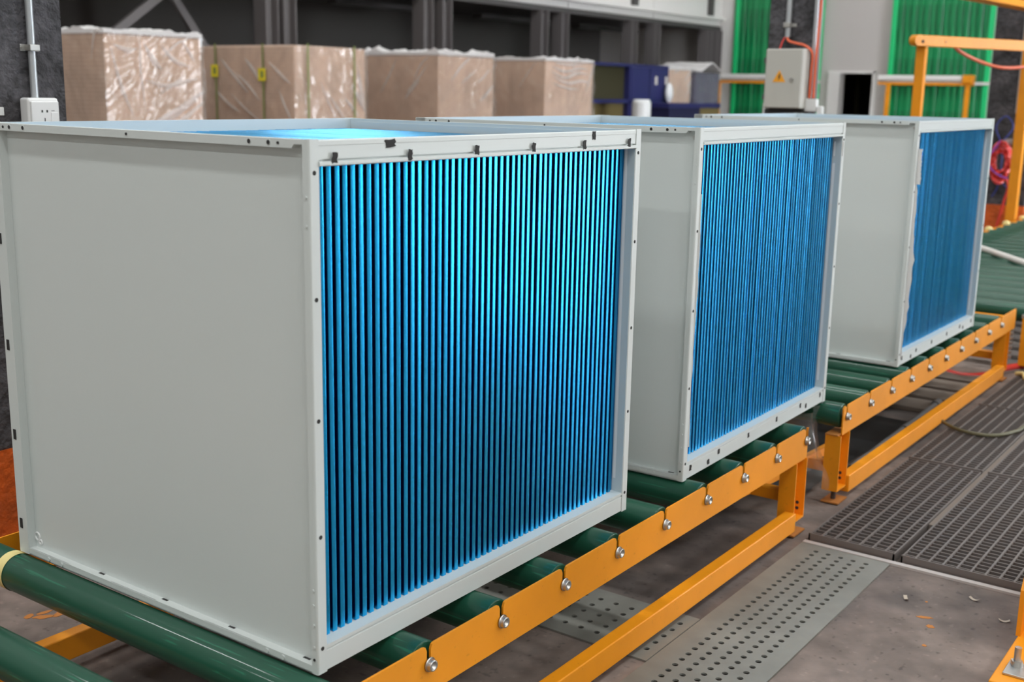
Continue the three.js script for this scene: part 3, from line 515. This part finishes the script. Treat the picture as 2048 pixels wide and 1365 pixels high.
/* ---------- jib crane, guard post, overhead beam ---------- */
{
  const a = 24.6 * Math.PI / 180, t = thing('jib_arm', 'orange jib post with a long horizontal arm behind the farthest heat exchanger', 'jib', [7.06, 0, -1.135]);
  mesh('post', RB(-0.03, 0.03, 0.012, 1.82, -0.033, 0.033, 0.006), mat.yellow, t);
  mesh('foot_plate', B(-0.1, 0.1, 0, 0.012, -0.055, 0.1), mat.yellow, t);
  const arm = mesh('arm', (() => { const s = new THREE.Shape(); s.moveTo(-0.03, -0.034); s.lineTo(2.6, -0.034); s.lineTo(2.6, 0.034); s.lineTo(-0.03, 0.034); s.absarc(-0.03, 0, 0.034, Math.PI / 2, 1.5 * Math.PI, false); return new THREE.ExtrudeGeometry(s, { depth: 0.05, bevelEnabled: true, bevelSize: 0.003, bevelThickness: 0.003, bevelSegments: 2 }); })(), mat.yellow, t);
  arm.position.set(-0.06, 1.85, -0.03); arm.rotation.y = -a;
  mesh('pivot_hole', cyl(0.012, 0.004, 'z', 12).translate(0.01, -0.006, 0.054), mat.hole, arm);
  mesh('pivot_hole', cyl(0.008, 0.004, 'z', 12).translate(0.24, -0.002, 0.054), mat.rust, arm);
  solo('sagging_hose', 'orange hose sagging below the jib arm', 'hose', tube([[7.33, 1.83, -1.0], [7.4, 1.79, -0.97], [7.6, 1.725, -0.876], [7.75, 1.69, -0.78], [7.9, 1.69, -0.7], [8.1, 1.72, -0.6], [8.4, 1.83, -0.49]], 0.013, 50), mat.orangeHose);
  solo('guard_post', 'tall yellow post in front of the coiled red hose', 'post', M(RB(10.27, 10.36, 0.01, 2.6, -1.2, -1.11, 0.006), B(10.22, 10.41, 0, 0.01, -1.25, -1.08)), mat.yellow);
  solo('overhead_beam', 'yellow overhead beam at the upper right corner', 'beam', M(bar([7.2, 2.3, -1.52], [11.2, 2.3, -1.12], 0.16, 0.06)), mat.yellow);
}

/* ---------- wrapped pallets ---------- */
const NO = new ImprovedNoise();
function filmBox(w, h, d, seed, amp, dir = 0.6) {
  const g = new THREE.BoxGeometry(w, h, d, 64, 72, 64), p = g.attributes.position;
  for (let i = 0; i < p.count; i++) {
    const x = p.getX(i), y = p.getY(i), z = p.getZ(i);
    const s = x - z, ca = Math.cos(dir), sa = Math.sin(dir), a1 = s * ca + y * sa, b1 = -s * sa + y * ca, warp = 0.35 * NO.noise(s * 1.6, y * 1.6, seed);
    const ridge = (v, th) => Math.max(0, 1 - Math.abs(v) * 2.4 - th);
    const k = amp * (1.5 * ridge(NO.noise(a1 * 1.0 + seed, (b1 + warp) * 6.5, seed), 0.45) + ridge(NO.noise(a1 * 0.8 - seed, (b1 - warp) * 13, seed + 3), 0.5) + 0.8 * ridge(NO.noise(s * 7 + warp, y * 1.1, seed + 9), 0.5) + 0.12 * NO.noise(s * 9, y * 9, seed));
    const m = Math.max(Math.abs(x) / w, Math.abs(z) / d);
    p.setX(i, x + Math.sign(x) * (Math.abs(x) > w / 2 - 1e-4 ? k : 0)); p.setZ(i, z + Math.sign(z) * (Math.abs(z) > d / 2 - 1e-4 ? k : 0));
  }
  g.computeVertexNormals(); return g;
}
function crumple(w, d, seed, hgt) { // film bunched up over the top
  const g = new THREE.BoxGeometry(w, 0.06, d, 34, 2, 34), p = g.attributes.position;
  for (let i = 0; i < p.count; i++) {
    const x = p.getX(i), z = p.getZ(i), e = NO.noise(x * 4 + seed, z * 4, seed) * 0.6 + NO.noise(x * 11, z * 11, seed) * 0.35;
    p.setY(i, p.getY(i) * 0.5 + (p.getY(i) > 0 ? Math.max(0, e) * hgt : -0.02 * Math.abs(e)));
  }
  g.computeVertexNormals(); return g;
}
function foldGeo(pts, w, lift = 0.016) { // a raised crease of film, tapering to both ends, in the xy plane
  const c = new THREE.CatmullRomCurve3(pts.map(([x, y]) => V(x, y, 0))), n = 18, pos = [], idx = [];
  for (let i = 0; i <= n; i++) {
    const t = i / n, p = c.getPoint(t), d = c.getTangent(t), k = Math.pow(Math.sin(Math.PI * Math.min(0.98, Math.max(0.02, t))), 0.7), nx = -d.y * w * 0.5 * k, ny = d.x * w * 0.5 * k;
    pos.push(p.x - nx, p.y - ny, 0, p.x - nx * 0.2, p.y - ny * 0.2, lift * k, p.x + nx, p.y + ny, 0);
    if (i) { const a = 3 * (i - 1), b = 3 * i; idx.push(a, b, a + 1, b, b + 1, a + 1, a + 1, b + 1, a + 2, b + 1, b + 2, a + 2); }
  }
  const g = new THREE.BufferGeometry(); g.setAttribute('position', new THREE.Float32BufferAttribute(pos, 3)); g.setAttribute('uv', new THREE.Float32BufferAttribute(new Float32Array(pos.length / 3 * 2), 2)); g.setIndex(idx); g.computeVertexNormals(); return g;
}
function pallet(label, x0, x1, depth, zf, top, seed, straps, hgt, dir = 0.6, many = 8, folds = []) {
  const w = x1 - x0, t = thing('wrapped_pallet', label, 'pallet', [x0 + w / 2, 0, zf - depth / 2], 0, 'wrapped carton stacks');
  const h = top - 0.16;
  mesh('carton', RB(-w / 2 + 0.012, w / 2 - 0.012, 0.14, top - 0.03, -depth / 2 + 0.012, depth / 2 - 0.012, 0.012), mat.carton, t);
  mesh('pallet_deck', M(...[-0.42, -0.21, 0, 0.21, 0.42].map((k) => B(-w / 2, w / 2, 0.11, 0.135, k * depth - 0.06, k * depth + 0.06))), mat.wood, t);
  for (const k of [-0.42, 0, 0.42]) mesh('pallet_runner', B(k * w - 0.05, k * w + 0.05, 0, 0.11, -depth / 2, depth / 2), mat.wood, t);
  const f = mesh('stretch_film', filmBox(w, h, depth, seed, 0.018, dir), mat.film, t); f.position.y = 0.14 + h / 2;
  if (hgt) { const c = mesh('film_top', crumple(w * 0.995, depth * 0.995, seed, hgt), mat.filmWhite, t, 'white bunched film over the top'); c.position.y = top - 0.005; }
  const fr = rngOf(seed * 77), list = folds.map(([p, wd]) => [p, wd, 0]);
  for (let i = 0; i < many; i++) { // diagonal pulls on both visible sides
    const side = i % 2, half = (side ? depth : w) / 2, x0f = (fr() * 1.5 - 0.75) * half, y0f = top - 0.08 - 0.5 * fr(), len = 0.25 + 0.35 * fr(), a = dir + (fr() - 0.5) * 0.5 + (side ? 0.3 : 0), x1f = Math.max(-half * 0.94, Math.min(half * 0.94, x0f + Math.cos(a) * len));
    list.push([[[x0f, y0f], [(x0f + x1f) / 2 + 0.03 * (fr() - 0.5), y0f + Math.sin(a) * len * 0.5 + 0.04 * (fr() - 0.5)], [x1f, Math.min(top - 0.03, y0f + Math.sin(a) * len)]], 0.012 + 0.02 * fr(), side]);
  }
  for (const [p, wd, side] of list) { const q = mesh('film_fold', foldGeo(p, wd * 1.6), mat.filmFold, t); if (side) { q.rotation.y = -Math.PI / 2; q.position.x = -w / 2 - 0.006; } else q.position.z = depth / 2 + 0.006; }
  for (const s of straps) {
    if (s.x !== undefined) mesh('strap', B(s.x - 0.012, s.x + 0.012, 0.14, top, depth / 2 + 0.02, depth / 2 + 0.023), mat.strap, t);
    else { mesh('strap', B(-w / 2 - 0.023, -w / 2 - 0.02, 0.14, top, s.z - 0.012, s.z + 0.012), mat.strap, t); if (s.tag) mesh('strap_label', RB(-w / 2 - 0.028, -w / 2 - 0.023, s.tag - 0.065, s.tag + 0.065, s.z - 0.07, s.z + 0.04, 0.002), mat.tagYellow, t, 'yellow label on the strap'); if (s.tag) mesh('label_print', B(-w / 2 - 0.0295, -w / 2 - 0.028, s.tag - 0.03, s.tag + 0.035, s.z - 0.03, s.z + 0.01), mat.strap, t); }
  }
}
pallet('film wrapped brown carton stack, leftmost, beside the rough dark column', 4.92, 6.0, 1.02, -7.5, 1.91, 2, [], 0.1, 0.75, 4,
  [[[[0.524, 1.396], [0.191, 1.204], [-0.087, 1.092]], 0.05], [[[0.524, 1.3], [0.302, 1.156], [0.191, 1.092]], 0.035], [[[-0.142, 1.492], [0.098, 1.444], [0.339, 1.492], [0.468, 1.508]], 0.026], [[[-0.124, 1.812], [-0.031, 1.668], [0.061, 1.588]], 0.04], [[[-0.17, 1.876], [-0.17, 1.556], [-0.142, 1.236]], 0.018], [[[-0.475, 1.764], [-0.383, 1.428], [-0.272, 1.172]], 0.026], [[[0.061, 1.796], [0.209, 1.668], [0.376, 1.62]], 0.03], [[[0.302, 1.844], [0.431, 1.668]], 0.02], [[[-0.457, 1.796], [-0.309, 1.748], [-0.198, 1.764]], 0.03]]);
pallet('film wrapped brown carton stack with green straps and yellow labels', 7.163, 8.247, 1.55, -7.5, 1.895, 4, [{ z: 0.335, tag: 1.575 }, { z: -0.405, tag: 1.61 }, { x: -0.365 }, { x: 0.325 }], 0, -1.0, 14);
pallet('film wrapped brown carton stack, third from the left, plain brown left side', 9.483, 10.595, 1.3, -7.5, 1.88, 6, [], 0.17);
pallet('film wrapped brown carton stack, beside the blue cabinets, with rippled film', 11.72, 12.95, 1.1, -7.5, 1.885, 9, [], 0.07, 0.8, 4,
  [[[[-0.475, 1.792], [-0.152, 1.724], [0.228, 1.774], [0.456, 1.766]], 0.03], [[[-0.494, 1.724], [-0.152, 1.639], [0.152, 1.707], [0.456, 1.707]], 0.035], [[[-0.456, 1.655], [-0.076, 1.571], [0.266, 1.605], [0.494, 1.587]], 0.03], [[[-0.418, 1.843], [-0.076, 1.817], [0.38, 1.839]], 0.025], [[[-0.456, 1.571], [-0.076, 1.502], [0.228, 1.494]], 0.02]]);
pallet('small film wrapped carton stack standing against the blue cabinets', 17.07, 17.98, 0.85, -8.56, 1.9, 12, [], 0.05);
{ // dark wrapped load beside it
  const t = thing('wrapped_load', 'dark violet film wrapped load with a white sheet on top', 'load', [18.6, 0, -9]);
  mesh('load', RB(-0.5, 0.5, 0.1, 1.84, -0.45, 0.45, 0.02), S({ color: lin(0.05, 0.045, 0.1), roughness: 0.4 }), t);
  mesh('skid', M(B(-0.5, 0.5, 0, 0.1, -0.45, -0.35), B(-0.5, 0.5, 0, 0.1, 0.35, 0.45)), mat.wood, t);
  const f = mesh('stretch_film', filmBox(1.02, 1.72, 0.92, 21, 0.02), mat.film, t); f.position.y = 0.98;
  mesh('cover_sheet', (() => { const g = new THREE.BoxGeometry(1.06, 0.02, 0.96, 20, 1, 16), p = g.attributes.position; for (let i = 0; i < p.count; i++) { const x = p.getX(i); p.setY(i, p.getY(i) + Math.max(0, 0.17 - Math.abs(x - 0.12) * 0.42) + 0.02 * NO.noise(x * 6, 0, p.getZ(i) * 6)); } g.computeVertexNormals(); return g; })(), mat.filmWhite, t).position.y = 1.87;
}
{ // blue storage cabinets
  const t = thing('blue_rack', 'blue storage cabinet with olive open bays, right of the last carton stack', 'cabinet', [0, 0, 0]);
  mesh('frame', M(B(14.0, 17.0, 1.88, 1.925, -9.3, -8.5), B(14.0, 17.0, 1.29, 1.34, -9.3, -8.5), B(14.0, 15.7, 1.34, 1.35, -8.52, -8.5), B(14.0, 14.05, 0, 1.88, -9.3, -8.5), B(15.66, 15.72, 0, 1.88, -9.3, -8.5), B(16.95, 17.0, 0, 1.88, -9.3, -8.5), B(14, 17, 0.6, 0.65, -9.3, -8.5)), mat.blue, t);
  mesh('bay_panel', B(14.05, 15.66, 1.34, 1.88, -8.62, -8.6), mat.olive, t);
  mesh('bay_panel', B(14.05, 15.66, 0.65, 1.29, -8.62, -8.6), mat.ochre, t);
  mesh('door', RB(15.725, 16.31, 1.345, 1.875, -8.52, -8.49, 0.004), mat.blue, t); mesh('door', RB(16.34, 16.945, 1.345, 1.875, -8.52, -8.49, 0.004), mat.blue, t);
  mesh('door', RB(15.725, 16.31, 0.66, 1.285, -8.52, -8.49, 0.004), mat.blue, t); mesh('door', RB(16.34, 16.945, 0.66, 1.285, -8.52, -8.49, 0.004), mat.blue, t);
  for (const x of [16.5, 16.86]) mesh('paper_note', B(x, x + 0.09, 1.6, 1.74, -8.489, -8.487), mat.panel, t);
  const d = thing('blue_rack', 'dark blue low cabinet under the wrapped loads with an ochre side', 'cabinet', [0, 0, 0]);
  mesh('body', B(16.15, 17.27, 0, 1.22, -8.44, -8.0), mat.blueDark, d); mesh('side_bay', B(17.28, 18.02, 0, 1.22, -8.44, -8.0), mat.ochre, d); mesh('top_board', B(16.12, 18.05, 1.222, 1.3, -8.44, -7.99), mat.blue, d);
  solo('white_sack', 'white rounded sack hanging at the blue cabinet doors', 'sack', new THREE.SphereGeometry(0.13, 16, 12).scale(0.8, 1.3, 0.45).translate(16.86, 1.47, -8.4), mat.plastic);
  solo('white_canister', 'white canister standing in front of the blue cabinet', 'canister', new THREE.LatheGeometry([[0, 0], [0.14, 0], [0.15, 0.02], [0.15, 1.3], [0.12, 1.36], [0, 1.36]].map((q) => new THREE.Vector2(...q)), 20), mat.plastic, [14.95, 0, -7.85]);
}

/* ---------- mezzanine behind the pallets ---------- */
{
  const t = thing('mezzanine_floor', 'mezzanine edge with a pale cladding band above the dark bay', 'mezzanine', [0, 0, 0]);
  mesh('deck', B(-8, 22, 2.86, 2.98, -13, -10.05), mat.darkSteel, t);
  mesh('edge_beam', B(-8, 22, 2.78, 2.86, -10.1, -9.95), mat.darkSteel, t);
  for (let i = 0; i < 10; i++) { const x0 = -8 + i * 3.0; mesh('cladding_panel', RB(x0 + 0.01, x0 + 2.99, 2.87, 3.9, -10.03, -9.97, 0.006), mat.white, t); }
  mesh('cladding_ledge', B(-8, 22, 2.985, 3.05, -10.0, -9.86), mat.white, t);
  mesh('wall_above', B(-8, 22, 3.9, 7.5, -10.06, -9.98), mat.wall, t);
  for (const x of [13.0, 16.6, 19.8]) mesh('hanging_joist', B(x - 1.2, x + 1.2, 2.7, 2.78, -11.6, -11.4), mat.darkSteel, t);
  for (const x of [18.2, 21.35]) mesh('upper_post', B(x - 0.08, x + 0.1, 3.05, 3.9, -9.96, -9.9), mat.darkSteel, t);
  const names = ['steel column pair behind the strapped carton stack', 'steel column pair behind the third carton stack', 'steel column pair behind the rippled film stack', 'steel column pair above the blue cabinets', 'steel column pair at the corner of the end wall'];
  [[9.0, 9.53], [12.07, 12.73], [15.1, 15.94], [18.09, 19.19], [21.2, 21.9]].forEach(([a, b], i) => {
    const c = thing('steel_column', 'dark grey ' + names[i], 'column', [0, 0, 0], 0, 'mezzanine columns');
    for (const x of [a, b - 0.22]) mesh('post', M(B(x, x + 0.02, 0, 2.78, -10.12, -9.9), B(x + 0.2, x + 0.22, 0, 2.78, -10.12, -9.9), B(x + 0.02, x + 0.2, 0, 2.78, -10.02, -10.0)), mat.greySteel, c);
  });
  solo('diagonal_brace', 'dark slanting steel brace left of the strapped carton stack, leaning right', 'brace', bar([6.3, 1.5, -10.3], [8.1, 2.76, -10.3], 0.06, 0.1), mat.greySteel);
  solo('diagonal_brace', 'dark slanting steel brace above the strapped carton stack, leaning left', 'brace', bar([7.85, 2.76, -10.5], [8.85, 1.5, -10.5], 0.06, 0.1), mat.greySteel);
}

/* ---------- green strip curtains and roll stands on the end wall ---------- */
function curtain(label, z0, z1, n) {
  const t = thing('strip_curtain', label, 'curtain', [21.9, 0, 0], 0, 'green strip curtains');
  const w = (z1 - z0 - 0.2) / n;
  for (let i = 0; i < n; i++) {
    const g = new THREE.CylinderGeometry(w * 0.75, w * 0.75, 4.4, 6, 1, false, 0, Math.PI); g.scale(0.18, 1, 0.7); g.rotateY(Math.PI); const q = metreUV(g);
    const s = mesh('strip', q, mat.green, t); s.position.set((i % 2) * 0.012, 2.21, z0 + 0.1 + (i + 0.5) * w); s.rotation.y = (rnd() - 0.5) * 0.3;
  }
  for (const z of [z0 + 0.05, z1 - 0.05]) mesh('edge_strip', RB(-0.03, 0.03, 0.01, 4.41, z - 0.05, z + 0.05, 0.01), mat.greenBright, t, 'bright green edge strip');
  mesh('head_rail', B(-0.05, 0.09, 4.41, 4.5, z0, z1), mat.white, t);
  mesh('cross_rail', B(-0.06, -0.035, 1.72, 1.77, z0 - 0.02, z1 + 0.03), mat.white, t);
}
curtain('dark green strip curtain left of the cabinet column', -9.62, -7.68, 14);
curtain('dark green strip curtain behind the jib arm', -6.3, -4.38, 14);
function rollStand(label, z0, z1, zs) {
  const t = thing('roll_stand', label, 'stand', [21.4, 0, 0], 0, 'roll stands');
  mesh('roll', cyl(0.062, z1 - z0 - 0.2, 'z', 20).translate(0, 1.82, (z0 + z1) / 2 - 0.1), mat.white, t);
  mesh('bearing_block', RB(-0.09, 0.09, 1.74, 1.89, z1 - 0.2, z1, 0.02), mat.yellow, t);
  mesh('cross_bar', B(-0.03, 0.03, 1.7, 1.75, z0, z1), mat.yellow, t);
  for (const z of zs) mesh('leg', B(-0.03, 0.03, 0, 1.7, z - 0.04, z + 0.04), mat.yellow, t);
}
rollStand('yellow stand with a white roll, beside the cabinet column', -9.8, -8.3, [-9.68, -8.4]);
rollStand('yellow stand with a white roll, behind the jib post', -6.3, -4.52, [-6.1, -4.62]);

renderer.render(scene, camera);
